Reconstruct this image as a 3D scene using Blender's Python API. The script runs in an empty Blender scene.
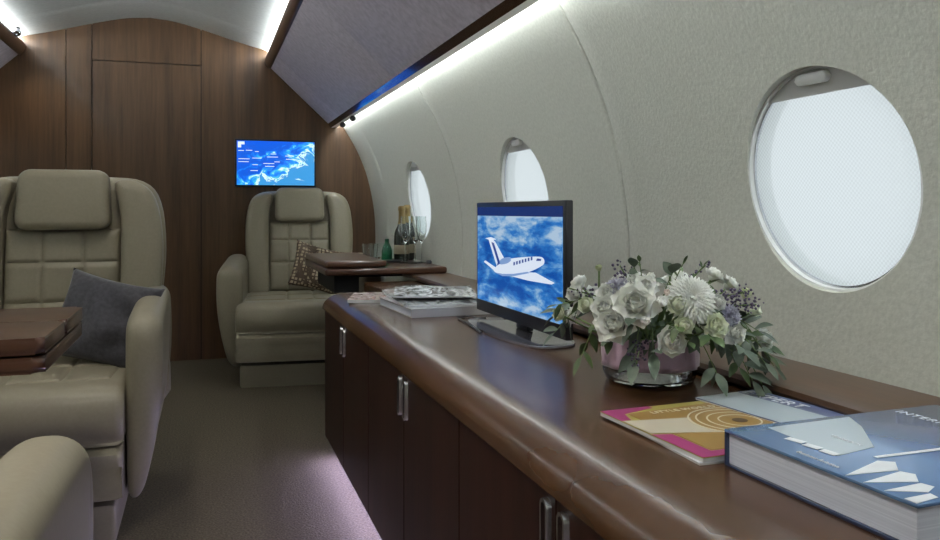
import bpy, bmesh, math, random
from mathutils import Vector, Matrix
random.seed(7)
PI = math.pi
S = bpy.context.scene
COL = S.collection
def R(a): return math.radians(a)

# ------------------------------------------------------------------ materials
def mat(name, col=(.5, .5, .5), rough=.5, metal=0, coat=0, spec=.5, trans=0, ior=1.45, emit=None, es=0, sheen=0):
    m = bpy.data.materials.new(name); m.use_nodes = True
    b = m.node_tree.nodes['Principled BSDF']
    b.inputs['Base Color'].default_value = (*col, 1)
    b.inputs['Roughness'].default_value = rough
    b.inputs['Metallic'].default_value = metal
    b.inputs['Coat Weight'].default_value = coat
    b.inputs['Coat Roughness'].default_value = .08
    b.inputs['Specular IOR Level'].default_value = spec
    b.inputs['Transmission Weight'].default_value = trans
    b.inputs['IOR'].default_value = ior
    b.inputs['Sheen Weight'].default_value = sheen
    if emit:
        b.inputs['Emission Color'].default_value = (*emit, 1); b.inputs['Emission Strength'].default_value = es
    return m
def nodes(m): return m.node_tree.nodes, m.node_tree.links, m.node_tree.nodes['Principled BSDF']
def noise_tex(m, scale3, scale=1, detail=4, rough=.55, dist=0, coord='Object'):
    N, L, b = nodes(m)
    tc = N.new('ShaderNodeTexCoord'); mp = N.new('ShaderNodeMapping'); mp.inputs['Scale'].default_value = scale3
    n = N.new('ShaderNodeTexNoise'); n.inputs['Scale'].default_value = scale; n.inputs['Detail'].default_value = detail
    n.inputs['Roughness'].default_value = rough; n.inputs['Distortion'].default_value = dist
    L.new(tc.outputs[coord], mp.inputs[0]); L.new(mp.outputs[0], n.inputs['Vector'])
    return n
def ramp(m, src, stops):
    N, L, b = nodes(m)
    r = N.new('ShaderNodeValToRGB'); e = r.color_ramp.elements
    while len(e) < len(stops): e.new(.5)
    for k, (p, c) in enumerate(stops): e[k].position = p; e[k].color = (*c, 1)
    L.new(src, r.inputs[0]); return r
def bump(m, src, strength, dist=.01):
    N, L, b = nodes(m)
    bp = N.new('ShaderNodeBump'); bp.inputs['Strength'].default_value = strength; bp.inputs['Distance'].default_value = dist
    L.new(src, bp.inputs['Height']); L.new(bp.outputs[0], b.inputs['Normal'])
def wood(name, dark, light, scale3, rough=.35, coat=.3, fine=.35, spread=.16):
    m = mat(name, rough=rough, coat=coat); N, L, b = nodes(m)
    n1 = noise_tex(m, scale3, 1, 5, .55, .15)
    n2 = noise_tex(m, tuple(v * 6 for v in scale3), 1, 3, .6)
    mx = N.new('ShaderNodeMix'); mx.data_type = 'FLOAT'; mx.inputs[0].default_value = fine
    L.new(n1.outputs[0], mx.inputs[2]); L.new(n2.outputs[0], mx.inputs[3])
    mid = tuple((a + c) / 2 for a, c in zip(dark, light))
    r = ramp(m, mx.outputs[0], [(.5 - spread, dark), (.5, mid), (.5 + spread, light)])
    L.new(r.outputs[0], b.inputs['Base Color'])
    return m
def speck(name, c1, c2, scale, rough=.6, bs=.2, bd=.002, detail=3, **k):
    m = mat(name, rough=rough, **k); N, L, b = nodes(m)
    n = noise_tex(m, (1, 1, 1), scale, detail)
    r = ramp(m, n.outputs[0], [(.35, c1), (.65, c2)])
    L.new(r.outputs[0], b.inputs['Base Color']); bump(m, n.outputs[0], bs, bd); return m

M = {}
M['bulk'] = wood('walnut_veneer_upright', (.050, .0235, .0095), (.132, .069, .031), (14, 14, .7), .42, .08)
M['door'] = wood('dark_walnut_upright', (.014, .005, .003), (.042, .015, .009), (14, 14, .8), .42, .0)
M['top'] = wood('walnut_lacquer', (.048, .0195, .007), (.088, .038, .0135), (.5, 9, .5), .27, .1, .12, .2)
M['table'] = wood('walnut_table_lacquer', (.045, .018, .010), (.11, .046, .025), (1.2, 16, 16), .3, .5)
M['trimw'] = wood('walnut_trim', (.05, .026, .015), (.10, .05, .026), (16, .8, 16), .32, .1)
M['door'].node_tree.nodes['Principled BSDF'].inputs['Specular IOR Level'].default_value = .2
M['groove'] = mat('shadow_gap', (.012, .007, .005), .8)
M['wall'] = speck('textured_wall_leather', (.45, .45, .39), (.51, .51, .445), 125, .62, .42, .003, 5)
M['ceil'] = speck('ceiling_vinyl', (.47, .48, .46), (.53, .54, .52), 60, .5, .25, .002)
M['leather'] = speck('cream_leather', (.268, .240, .172), (.288, .258, .187), 130, .40, .10, .001)
M['leather2'] = speck('cream_leather_piping', (.27, .25, .19), (.30, .28, .21), 130, .5, .1, .001)
M['binfab'] = speck('mauve_bin_fabric', (.45, .41, .47), (.58, .53, .60), 45, .55, .3, .002, 6)
M['white'] = mat('white_plastic', (.82, .83, .81), .3)
M['carpet'] = speck('taupe_carpet', (.058, .046, .029), (.135, .108, .070), 170, .95, .9, .006, 6)
M['greyfab'] = speck('slate_fabric', (.045, .044, .054), (.075, .073, .086), 90, .85, .3, .002, sheen=.3)
M['chrome'] = mat('brushed_chrome', (.62, .63, .66), .22, 1)
M['black'] = mat('black_plastic', (.012, .012, .016), .35)
M['blackm'] = mat('black_matte', (.008, .008, .009), .7)
M['glass'] = mat('clear_glass', (.93, .97, .96), .02, trans=1, ior=1.45)
M['greenglass'] = mat('green_glass', (.03, .22, .11), .05, trans=.6, ior=1.45)
M['darkglass'] = mat('dark_bottle_glass', (.012, .018, .012), .08, coat=.5)
M['gold'] = mat('gold_foil', (.30, .215, .09), .45, .6)
M['paper'] = mat('page_edges', (.62, .63, .64), .8)
M['cream'] = mat('cream_paper', (.62, .56, .42), .6)
M['led'] = mat('cove_light_strip', (1, 1, 1), .5, emit=(.90, .97, 1.0), es=32)
M['led_c'] = mat('ceiling_light_strip', (1, 1, 1), .5, emit=(.90, .97, 1.0), es=115)
M['led_toe'] = mat('toe_kick_light_strip', (1, 1, 1), .5, emit=(.60, .55, 1.0), es=36)
M['shade'] = mat('pleated_window_shade', (.55, .55, .53), .6)
# page block: fine horizontal lines
def pages():
    m = mat('page_block', rough=.75); N, L, b = nodes(m)
    n = noise_tex(m, (3, 3, 900), 1, 3)
    r = ramp(m, n.outputs[0], [(.3, (.56, .60, .70)), (.7, (.74, .78, .88))]); L.new(r.outputs[0], b.inputs['Base Color']); return m
M['pages'] = pages()

# window pane: sheer woven blind in front of the glass, lets the daylight through
def pane_mat():
    m = bpy.data.materials.new('sheer_pane'); m.use_nodes = True
    N = m.node_tree.nodes; L = m.node_tree.links; N.clear()
    o = N.new('ShaderNodeOutputMaterial'); mx = N.new('ShaderNodeMixShader'); t = N.new('ShaderNodeBsdfTransparent'); tr = N.new('ShaderNodeBsdfTranslucent')
    t.inputs[0].default_value = (.93, .95, .95, 1); tr.inputs[0].default_value = (.8, .84, .85, 1)
    tc = N.new('ShaderNodeTexCoord'); mp = N.new('ShaderNodeMapping'); mp.inputs['Scale'].default_value = (1, 260, 260)
    ck = N.new('ShaderNodeTexChecker'); ck.inputs['Scale'].default_value = 1; ck.inputs[1].default_value = (.40, .40, .40, 1); ck.inputs[2].default_value = (.50, .50, .50, 1)
    L.new(tc.outputs['Object'], mp.inputs[0]); L.new(mp.outputs[0], ck.inputs[0]); L.new(ck.outputs[0], mx.inputs[0])
    L.new(t.outputs[0], mx.inputs[1]); L.new(tr.outputs[0], mx.inputs[2]); L.new(mx.outputs[0], o.inputs[0])
    return m
M['pane'] = pane_mat()

# ------------------------------------------------------------------ object helpers
def link(name, me, m=None, parent=None):
    o = bpy.data.objects.new(name, me); COL.objects.link(o)
    if m:
        for q in (m if isinstance(m, (list, tuple)) else [m]): me.materials.append(q)
    if parent: o.parent = parent
    return o
def fin(name, bm, m, parent=None, smooth=40, loc=None, rot=None):
    bmesh.ops.recalc_face_normals(bm, faces=bm.faces)
    me = bpy.data.meshes.new(name); bm.to_mesh(me); bm.free()
    if smooth is not None:
        for p in me.polygons: p.use_smooth = True
        me.set_sharp_from_angle(angle=R(smooth))
    o = link(name, me, m, parent)
    if loc: o.location = loc
    if rot: o.rotation_euler = rot
    return o
def thing(name, label, cat, loc=(0, 0, 0), rz=0, group=None):
    o = bpy.data.objects.new(name, None); COL.objects.link(o); o.empty_display_size = .05
    o.location = loc; o.rotation_euler = (0, 0, rz)
    return tag(o, label, cat, group)
def tag(o, label, cat, group=None):
    o['label'] = label; o['category'] = cat
    if group: o['group'] = group
    return o
def struct(o, label=None):
    o['kind'] = 'structure'
    if label: o['label'] = label
    return o
def add_box(bm, x0, x1, y0, y1, z0, z1, bev=0, seg=2):
    r = bmesh.ops.create_cube(bm, size=1)
    vs = r['verts']
    for v in vs:
        v.co = Vector(((x0 + x1) / 2 + v.co.x * (x1 - x0), (y0 + y1) / 2 + v.co.y * (y1 - y0), (z0 + z1) / 2 + v.co.z * (z1 - z0)))
    if bev:
        es = {e for v in vs for e in v.link_edges}
        bmesh.ops.bevel(bm, geom=list(es), offset=bev, segments=seg, profile=.5, affect='EDGES')
    return bm
def box(*a, **k): return add_box(bmesh.new(), *a, **k)
def prism(pts, a0, a1, plane='xz', bev=0, seg=4, bm=None):
    """closed 2-D outline extruded along the third axis, rims bevelled"""
    bm = bm or bmesh.new()
    def mk(p, t):
        if plane == 'xz': return (p[0], t, p[1])
        if plane == 'yz': return (t, p[0], p[1])
        return (p[0], p[1], t)
    A = [bm.verts.new(mk(p, a0)) for p in pts]; B = [bm.verts.new(mk(p, a1)) for p in pts]
    f1 = bm.faces.new(A); f2 = bm.faces.new(list(reversed(B))); n = len(pts)
    for i in range(n): bm.faces.new((A[i], B[i], B[(i + 1) % n], A[(i + 1) % n]))
    if bev:
        es = list(set(f1.edges) | set(f2.edges))
        bmesh.ops.bevel(bm, geom=es, offset=bev, segments=seg, profile=.5, affect='EDGES')
    return bm
def cushion(pts, a0, a1, plane='xz', bev=.03, seg=6, dome=0):
    """closed outline extruded along the third axis with truly rounded rims (inset rings), optional domed faces"""
    if sum(pts[i][0] * pts[(i + 1) % len(pts)][1] - pts[(i + 1) % len(pts)][0] * pts[i][1] for i in range(len(pts))) < 0: pts = pts[::-1]
    bm = bmesh.new(); n = len(pts); V = [Vector(p) for p in pts]; nor = []
    for i in range(n):
        t = (V[(i + 1) % n] - V[i - 1]).normalized(); nor.append(Vector((-t.y, t.x)))     # inward
    for _ in range(3): nor = [(nor[i - 1] + nor[i] * 2 + nor[(i + 1) % n]).normalized() for i in range(n)]
    def mk(p, t):
        if plane == 'xz': return (p[0], t, p[1])
        if plane == 'yz': return (t, p[0], p[1])
        return (p[0], p[1], t)
    cen = sum(V, Vector((0, 0))) / n; rings = []
    def rg(ins, t, sc=1): return [bm.verts.new(mk(cen + (V[i] + nor[i] * ins - cen) * sc, t)) for i in range(n)]
    th = [R(90 * k / seg) for k in range(seg + 1)]
    if dome:
        for sc in (.15, .35, .55, .72, .86, .95): rings.append(rg(bev, a0 - dome * (1 - sc ** 2), sc))
    for t in th: rings.append(rg(bev * (1 - math.sin(t)), a0 + bev * (1 - math.cos(t))))
    for t in reversed(th): rings.append(rg(bev * (1 - math.sin(t)), a1 - bev * (1 - math.cos(t))))
    if dome:
        for sc in (.95, .86, .72, .55, .35, .15): rings.append(rg(bev, a1 + dome * (1 - sc ** 2), sc))
    for A, B in zip(rings, rings[1:]):
        for k in range(n): bm.faces.new((A[k], A[(k + 1) % n], B[(k + 1) % n], B[k]))
    bm.faces.new(rings[0][::-1]); bm.faces.new(rings[-1]); return bm
def smooth_outline(pts, n=6):
    out = []; k = len(pts)
    for i in range(k):
        p0, p1, p2, p3 = (Vector(pts[(i + j - 1) % k]) for j in range(4))
        for t in range(n):
            t /= n
            out.append(tuple(.5 * ((2 * p1) + (-p0 + p2) * t + (2 * p0 - 5 * p1 + 4 * p2 - p3) * t * t + (-p0 + 3 * p1 - 3 * p2 + p3) * t ** 3)))
    return out
def rrect(x0, x1, y0, y1, r, n=6):
    P = []
    for cx, cy, a in ((x1 - r, y1 - r, 0), (x0 + r, y1 - r, 90), (x0 + r, y0 + r, 180), (x1 - r, y0 + r, 270)):
        for k in range(n + 1):
            t = R(a + 90 * k / n); P.append((cx + r * math.cos(t), cy + r * math.sin(t)))
    return P
def tube(bm, pts, r, n=8, r1=None, cap=True):
    pts = [Vector(p) for p in pts]; rings = []
    for i, p in enumerate(pts):
        t = (pts[min(i + 1, len(pts) - 1)] - pts[max(i - 1, 0)]).normalized()
        a = t.cross(Vector((0, 0, 1)));
        if a.length < 1e-3: a = t.cross(Vector((1, 0, 0)))
        a.normalize(); b = t.cross(a)
        rr = r if r1 is None else r + (r1 - r) * i / (len(pts) - 1)
        rings.append([bm.verts.new(p + (a * math.cos(2 * PI * k / n) + b * math.sin(2 * PI * k / n)) * rr) for k in range(n)])
    for A, B in zip(rings, rings[1:]):
        for k in range(n): bm.faces.new((A[k], A[(k + 1) % n], B[(k + 1) % n], B[k]))
    if cap: bm.faces.new(rings[0][::-1]); bm.faces.new(rings[-1])
    return bm
def lathe(prof, n=32, bm=None, off=(0, 0, 0)):
    bm = bm or bmesh.new(); rings = []
    for r, z in prof:
        if r < 1e-5: rings.append([bm.verts.new((off[0], off[1], z + off[2]))])
        else: rings.append([bm.verts.new((off[0] + r * math.cos(2 * PI * k / n), off[1] + r * math.sin(2 * PI * k / n), z + off[2])) for k in range(n)])
    for A, B in zip(rings, rings[1:]):
        for k in range(n):
            q = (k + 1) % n
            if len(A) == 1 and len(B) == 1: continue
            if len(A) == 1: bm.faces.new((A[0], B[q], B[k]))
            elif len(B) == 1: bm.faces.new((A[k], A[q], B[0]))
            else: bm.faces.new((A[k], A[q], B[q], B[k]))
    return bm
def flat(name, polys, z, m, parent, th=.0004):
    """thin printed shapes on a cover"""
    for p in polys: o = fin(name, prism(p, z, z + th, 'xy'), m, parent, smooth=None)
    return o
def text(name, s, size, loc, rot, m, parent, spacing=1.0, ext=.0003):
    cu = bpy.data.curves.new(name, 'FONT'); cu.body = s; cu.size = size; cu.extrude = ext; cu.space_character = spacing
    t = bpy.data.objects.new(name + '_curve', cu); COL.objects.link(t)
    dg = bpy.context.evaluated_depsgraph_get(); me = bpy.data.meshes.new_from_object(t.evaluated_get(dg))
    bpy.data.objects.remove(t); me.materials.clear()
    o = link(name, me, m, parent); o.location = loc; o.rotation_euler = rot; return o

# ------------------------------------------------------------------ cabin shell
XC = -.27; YB = 4.66; Y0 = -1.25
HALF = [(.85, 0), (.93, .3), (.96, .55), (.966, .66), (.957, .83), (.919, 1.014), (.860, 1.166), (.782, 1.300), (.70, 1.425),
        (.60, 1.560), (.48, 1.665), (.36, 1.720), (.20, 1.762), (-.01, 1.822), (-.15, 1.855), (XC, 1.866)]
def spline_open(pts, n=4):
    P = [Vector(p) for p in pts]; P = [2 * P[0] - P[1]] + P + [2 * P[-1] - P[-2]]; out = []
    for i in range(1, len(P) - 2):
        p0, p1, p2, p3 = P[i - 1:i + 3]
        for t in range(n):
            t /= n
            out.append(tuple(.5 * ((2 * p1) + (-p0 + p2) * t + (2 * p0 - 5 * p1 + 4 * p2 - p3) * t * t + (-p0 + 3 * p1 - 3 * p2 + p3) * t ** 3)))
    out.append(tuple(P[-2])); return out
PR = spline_open(HALF[:-1] + [(XC, 1.866)], 4)
PW = [p for p in PR if p[1] <= 1.43]; PC = [p for p in PR if p[1] >= PW[-1][1] - 1e-6]
def mir(p): return (2 * XC - p[0], p[1])
SEAMS = [-.885 + 1.29 * k for k in range(5)]       # -.885 .405 1.695 2.985 4.275
SEAMS = [.405 - 1.29, .405, 1.695, 2.985, 4.275]
WIN = [1.045, 2.320, 3.595, -.23]
def shell(name, prof, m, flip=False, th=.035, seams=SEAMS):
    ys = {Y0 - .05, YB + .03}
    y = Y0
    while y < YB: ys.add(round(y, 4)); y += .08
    for s in seams:
        for d in (-.007, -.003, -.0015, .0015, .003, .007): ys.add(s + d)
    ys = sorted(ys)
    bm = bmesh.new(); n = len(prof)
    nor = []
    for i in range(n):
        a = Vector(prof[max(i - 1, 0)]); b = Vector(prof[min(i + 1, n - 1)]); t = (b - a).normalized()
        nn = Vector((t.y, -t.x)); nn = -nn if flip else nn      # outward
        nor.append(nn)
    I, O = [], []
    for y in ys:
        g = 0
        for s in seams:
            d = abs(y - s)
            if d < .0045: g = .005 if d < .002 else .002
        I.append([bm.verts.new((p[0] + q.x * g, y, p[1] + q.y * g)) for p, q in zip(prof, nor)])
        O.append([bm.verts.new((p[0] + q.x * th, y, p[1] + q.y * th)) for p, q in zip(prof, nor)])
    for a in range(len(ys) - 1):
        for i in range(n - 1):
            bm.faces.new((I[a][i], I[a][i + 1], I[a + 1][i + 1], I[a + 1][i]))
            bm.faces.new((O[a][i], O[a + 1][i], O[a + 1][i + 1], O[a][i + 1]))
        for i in (0, n - 1): bm.faces.new((I[a][i], I[a + 1][i], O[a + 1][i], O[a][i]))
    for a in (0, len(ys) - 1):
        for i in range(n - 1): bm.faces.new((I[a][i], O[a][i], O[a][i + 1], I[a][i + 1]))
    return struct(fin(name, bm, m, smooth=30))
wr = shell('wall_right', PW, M['wall'])
wl = shell('wall_left', [mir(p) for p in PW], M['wall'], True)
ce_prof = PC + [mir(p) for p in reversed(PC[:-1])]
ce = shell('ceiling', ce_prof, M['ceil'], False)
wr['label'] = 'off-white textured cabin side wall with oval windows'; ce['label'] = 'pale arched cabin ceiling'

# windows: local frame (u along Y, v up the tilted wall, w outward)
WA, WB = .187, .183; WC = Vector((.954, 0, .871)); TILT = math.atan2(.048, .36)
def wmat(y, side):
    v = Vector((-math.sin(TILT), 0, math.cos(TILT))); w = Vector((math.cos(TILT), 0, math.sin(TILT))); u = Vector((0, 1, 0))
    m = Matrix.Identity(4)
    for r in range(3): m[r][0] = u[r]; m[r][1] = v[r]; m[r][2] = w[r]
    m.translation = (WC.x, y, WC.z)
    if side < 0: m = Matrix.Translation((2 * XC, 0, 0)) @ Matrix.Scale(-1, 4, (1, 0, 0)) @ m
    return m
def ell(a, b, n=64): return [(a * math.cos(2 * PI * k / n), b * math.sin(2 * PI * k / n)) for k in range(n)]
def cut(wall, side):
    bm = bmesh.new()
    for y in WIN:
        t = bmesh.new(); prism(ell(WA, WB), -.06, .09, 'xy', bm=t); t.transform(wmat(y, side))
        me = bpy.data.meshes.new('t'); t.to_mesh(me); t.free(); bm.from_mesh(me)
    bmesh.ops.recalc_face_normals(bm, faces=bm.faces)
    me = bpy.data.meshes.new('cut'); bm.to_mesh(me); bm.free(); c = link('cutter', me)
    md = wall.modifiers.new('b', 'BOOLEAN'); md.operation = 'DIFFERENCE'; md.object = c; md.solver = 'EXACT'
    dg = bpy.context.evaluated_depsgraph_get(); new = bpy.data.meshes.new_from_object(wall.evaluated_get(dg))
    wall.modifiers.clear(); wall.data = new; bpy.data.objects.remove(c)
    for p in new.polygons: p.use_smooth = True
    new.set_sharp_from_angle(angle=R(30))
cut(wr, 1); cut(wl, -1)
def ring(a0, b0, a1, b1, w0, w1, n=64):
    bm = bmesh.new(); L4 = []
    for (a, b, w) in ((a0, b0, w0), (a1, b1, w0), (a1, b1, w1), (a0, b0, w1)):
        L4.append([bm.verts.new((x, y, w)) for x, y in ell(a, b, n)])
    for i in range(4):
        A, B = L4[i], L4[(i + 1) % 4]
        for k in range(n): bm.faces.new((A[k], A[(k + 1) % n], B[(k + 1) % n], B[k]))
    return bm
wi = 1
for side in (1, -1):
    for y in WIN:
        mm = wmat(y, side)
        bm = ring(WA + .004, WB + .004, WA - .004, WB - .004, -.002, .045); bm.transform(mm)
        f = struct(fin('window_%d' % wi, bm, M['white'], smooth=40)); wi += 1
        bm = ring(WA - .003, WB - .003, WA - .008, WB - .008, .006, .010); bm.transform(mm); fin('inner_frame', bm, M['chrome'], f)
        bm = prism(ell(WA - .004, WB - .004), .012, .014, 'xy'); bm.transform(mm); fin('pane', bm, M['pane'], f)
        # pleated shade, raised to the top of the opening
        cutv = .137
        pts = [p for p in ell(WA - .005, WB - .005, 128) if p[1] >= cutv]
        pts.sort(key=lambda p: math.atan2(p[1], p[0]))
        bm = prism(pts, .002, .006, 'xy'); bm.transform(mm); fin('shade', bm, M['shade'], f)
        bm = prism(rrect(-.034, .034, cutv + .018, cutv + .036, .008), -.010, .003, 'xy', .003, 2); bm.transform(mm); h = fin('shade_handle', bm, M['white'], f)

# floor
bm = box(XC - 1.16, XC + 1.16, Y0 - .05, YB + .03, -.04, 0)
fl = struct(fin('floor', bm, M['carpet'], smooth=None), 'taupe woven carpet')
# bulkhead : veneer panels clipped to the cabin outline
full = PR + [mir(p) for p in reversed(PR[:-1])]
full = [(XC + (x - XC) * 1.006, z * 1.003) for x, z in full]
def clip(poly, x, keep_right):
    out = []; ins = (lambda p: p[0] >= x) if keep_right else (lambda p: p[0] <= x)
    for i in range(len(poly)):
        a, b = poly[i], poly[(i + 1) % len(poly)]
        if ins(a): out.append(a)
        if ins(a) != ins(b):
            t = (x - a[0]) / (b[0] - a[0]); out.append((x, a[1] + (b[1] - a[1]) * t))
    return out
def clipz(poly, z, up):
    q = [(b, a) for a, b in poly]; q = clip(q, z, up); return [(b, a) for a, b in q]
def vpanel(name, x0, x1, z0=None, z1=None, d=0):
    p = full
    if x0 is not None: p = clip(p, x0 + .0022, True)
    if x1 is not None: p = clip(p, x1 - .0022, False)
    if z0 is not None: p = clipz(p, z0 + .002, True)
    if z1 is not None: p = clipz(p, z1 - .002, False)
    return struct(fin(name, prism(p, YB + d, YB + .02, 'xz'), M['bulk'], smooth=None))
b0 = struct(fin('wall_front', prism([(x * 1.0, z) for x, z in full], YB + .02, YB + .05, 'xz'), M['groove'], smooth=None), 'bulkhead behind the walnut panels')
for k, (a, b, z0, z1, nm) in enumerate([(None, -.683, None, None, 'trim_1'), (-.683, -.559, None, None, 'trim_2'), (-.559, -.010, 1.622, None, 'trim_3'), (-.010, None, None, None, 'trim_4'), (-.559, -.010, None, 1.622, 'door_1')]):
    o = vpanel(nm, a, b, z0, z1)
    o['label'] = ['walnut bulkhead panel at far left', 'narrow walnut bulkhead strip', 'walnut panel above the door', 'wide walnut bulkhead panel holding the wall screen', 'walnut door leaf in the bulkhead'][k]
struct(fin('wall_back', prism(full, Y0 - .06, Y0 - .01, 'xz'), M['wall'], smooth=None))

# ------------------------------------------------------------------ overhead bins
def bins(side):
    T = (lambda p: p) if side > 0 else mir
    lab = 'long sloping overhead bin with mauve fabric doors and walnut edge, above the cabinet' if side > 0 else 'overhead bin on the opposite side, only its walnut edge in view at upper left'
    t = thing('overhead_bin', lab, 'overhead bin')
    def pr(name, pts, m, y0=Y0 + .02, y1=YB - .003, bev=0, par=t, sm=40):
        return fin(name, prism([T(p) for p in pts], y0, y1, 'xz', bev, 2), m, par, smooth=sm)
    pr('bin_body', [(.372, 1.640), (.69, 1.335), (.725, 1.345), (.70, 1.385), (.58, 1.52), (.46, 1.625), (.39, 1.665)], M['white'])
    ed = [Y0 + .02] + [s for s in SEAMS if Y0 + .1 < s < YB - .1] + [YB - .004]
    for a, b in zip(ed, ed[1:]):
        pr('bin_door', [(.360, 1.632), (.687, 1.326), (.693, 1.334), (.367, 1.641)], M['binfab'], a + .0015, b - .0015, .002)
    pr('upper_trim', smooth_outline([(.338, 1.692), (.331, 1.668), (.343, 1.640), (.360, 1.627), (.376, 1.640), (.372, 1.675), (.355, 1.698)], 4), M['trimw'])
    pr('lower_trim', [(.6865, 1.3275), (.7025, 1.302), (.712, 1.306), (.700, 1.338)], M['gloss'])
    pr('valance', [(.7035, 1.303), (.738, 1.307), (.740, 1.322), (.736, 1.322), (.734, 1.313), (.7045, 1.311)], M['white'])
    e = .018
    l = pr('cove_light', [(.736, 1.336), (.760, 1.333), (.760, 1.328), (.736, 1.328)], M['led'])
    l['label'] = 'white light strip'
    l = pr('ceiling_light', [(.357, 1.706), (.374, 1.702), (.374, 1.696), (.357, 1.700)], M['led_c'])
    l['label'] = 'white light strip'
    return t
gl = wood('walnut_gloss_edge', (.03, .015, .010), (.07, .035, .02), (16, .8, 16), .12, 1.0); M['gloss'] = gl
bins(1); bins(-1)
def nozzle(loc, r, m, lab, d):
    t = thing('air_nozzle', lab, 'air vent', loc)
    bm = lathe([(0, -.0 * r), (r * .6, 0), (r, -r * .35), (r, -r * .9), (r * .7, -r * 1.3), (r * .35, -r * 1.35), (r * .3, -r * 1.0), (0, -r)], 20)
    bm.transform(Matrix.Rotation(d, 4, 'X')); fin('nozzle_body', bm, m, t)
    bm = bmesh.new(); tube(bm, [(0, 0, -r * .2), (0, r * .3, r * 1.0)], r * .45, 10); fin('nozzle_stem', bm, M['blackm'], t)
nozzle((.722, 4.36, 1.300), .016, M['blackm'], 'round dark air nozzle at the far end of the right bin, nearer the wall screen', R(-20))
nozzle((.722, 4.05, 1.300), .016, M['blackm'], 'round dark air nozzle under the right bin, the one further from the wall screen', R(-20))
nozzle((-.862, 4.42, 1.700), .020, M['chrome'], 'round silver air nozzle at the upper left beside the ceiling', R(-55))

# ------------------------------------------------------------------ club seats
def quilt(u, v, us, vs, depth=.008, w=.006):
    g = 0
    for a in us: g = max(g, math.exp(-((u - a) / w) ** 2))
    for a in vs: g = max(g, math.exp(-((v - a) / w) ** 2))
    return -depth * g
def heightpad(u0, u1, v0, v1, us, vs, th, nu=56, nv=56, rim=.03, puff=.006):
    """closed pad: height field h(u,v) over a base plane, returned in (u,v,h)"""
    bm = bmesh.new(); G = []
    for j in range(nv + 1):
        row = []
        for i in range(nu + 1):
            u = u0 + (u1 - u0) * i / nu; v = v0 + (v1 - v0) * j / nv
            e = min(u - u0, u1 - u, v - v0, v1 - v)
            k = 1 if e >= rim else math.sqrt(max(0, 1 - (1 - e / rim) ** 2))
            h = th * (.25 + .75 * k) + quilt(u, v, us, vs) * k + puff * math.sin(PI * (i / nu)) * math.sin(PI * (j / nv))
            row.append(bm.verts.new((u, v, h)))
        G.append(row)
    B = [[bm.verts.new((u, v, -.01)) for u in (u0, u1)] for v in (v0, v1)]
    for j in range(nv):
        for i in range(nu): bm.faces.new((G[j][i], G[j][i + 1], G[j + 1][i + 1], G[j + 1][i]))
    bm.faces.new([B[0][0], B[1][0], B[1][1], B[0][1]])
    bm.faces.new([B[0][0], B[0][1]] + [G[0][i] for i in range(nu, -1, -1)])
    bm.faces.new([B[1][1], B[1][0]] + [G[nv][i] for i in range(nu + 1)])
    bm.faces.new([B[1][0], B[0][0]] + [G[j][0] for j in range(nv + 1)])
    bm.faces.new([B[0][1], B[1][1]] + [G[j][nu] for j in range(nv, -1, -1)])
    return bm
def sheer(bm, k=.16, z0=.38):       # recline: y grows with height
    for v in bm.verts:
        if v.co.z > z0: v.co.y += k * (v.co.z - z0)
    return bm
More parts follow.
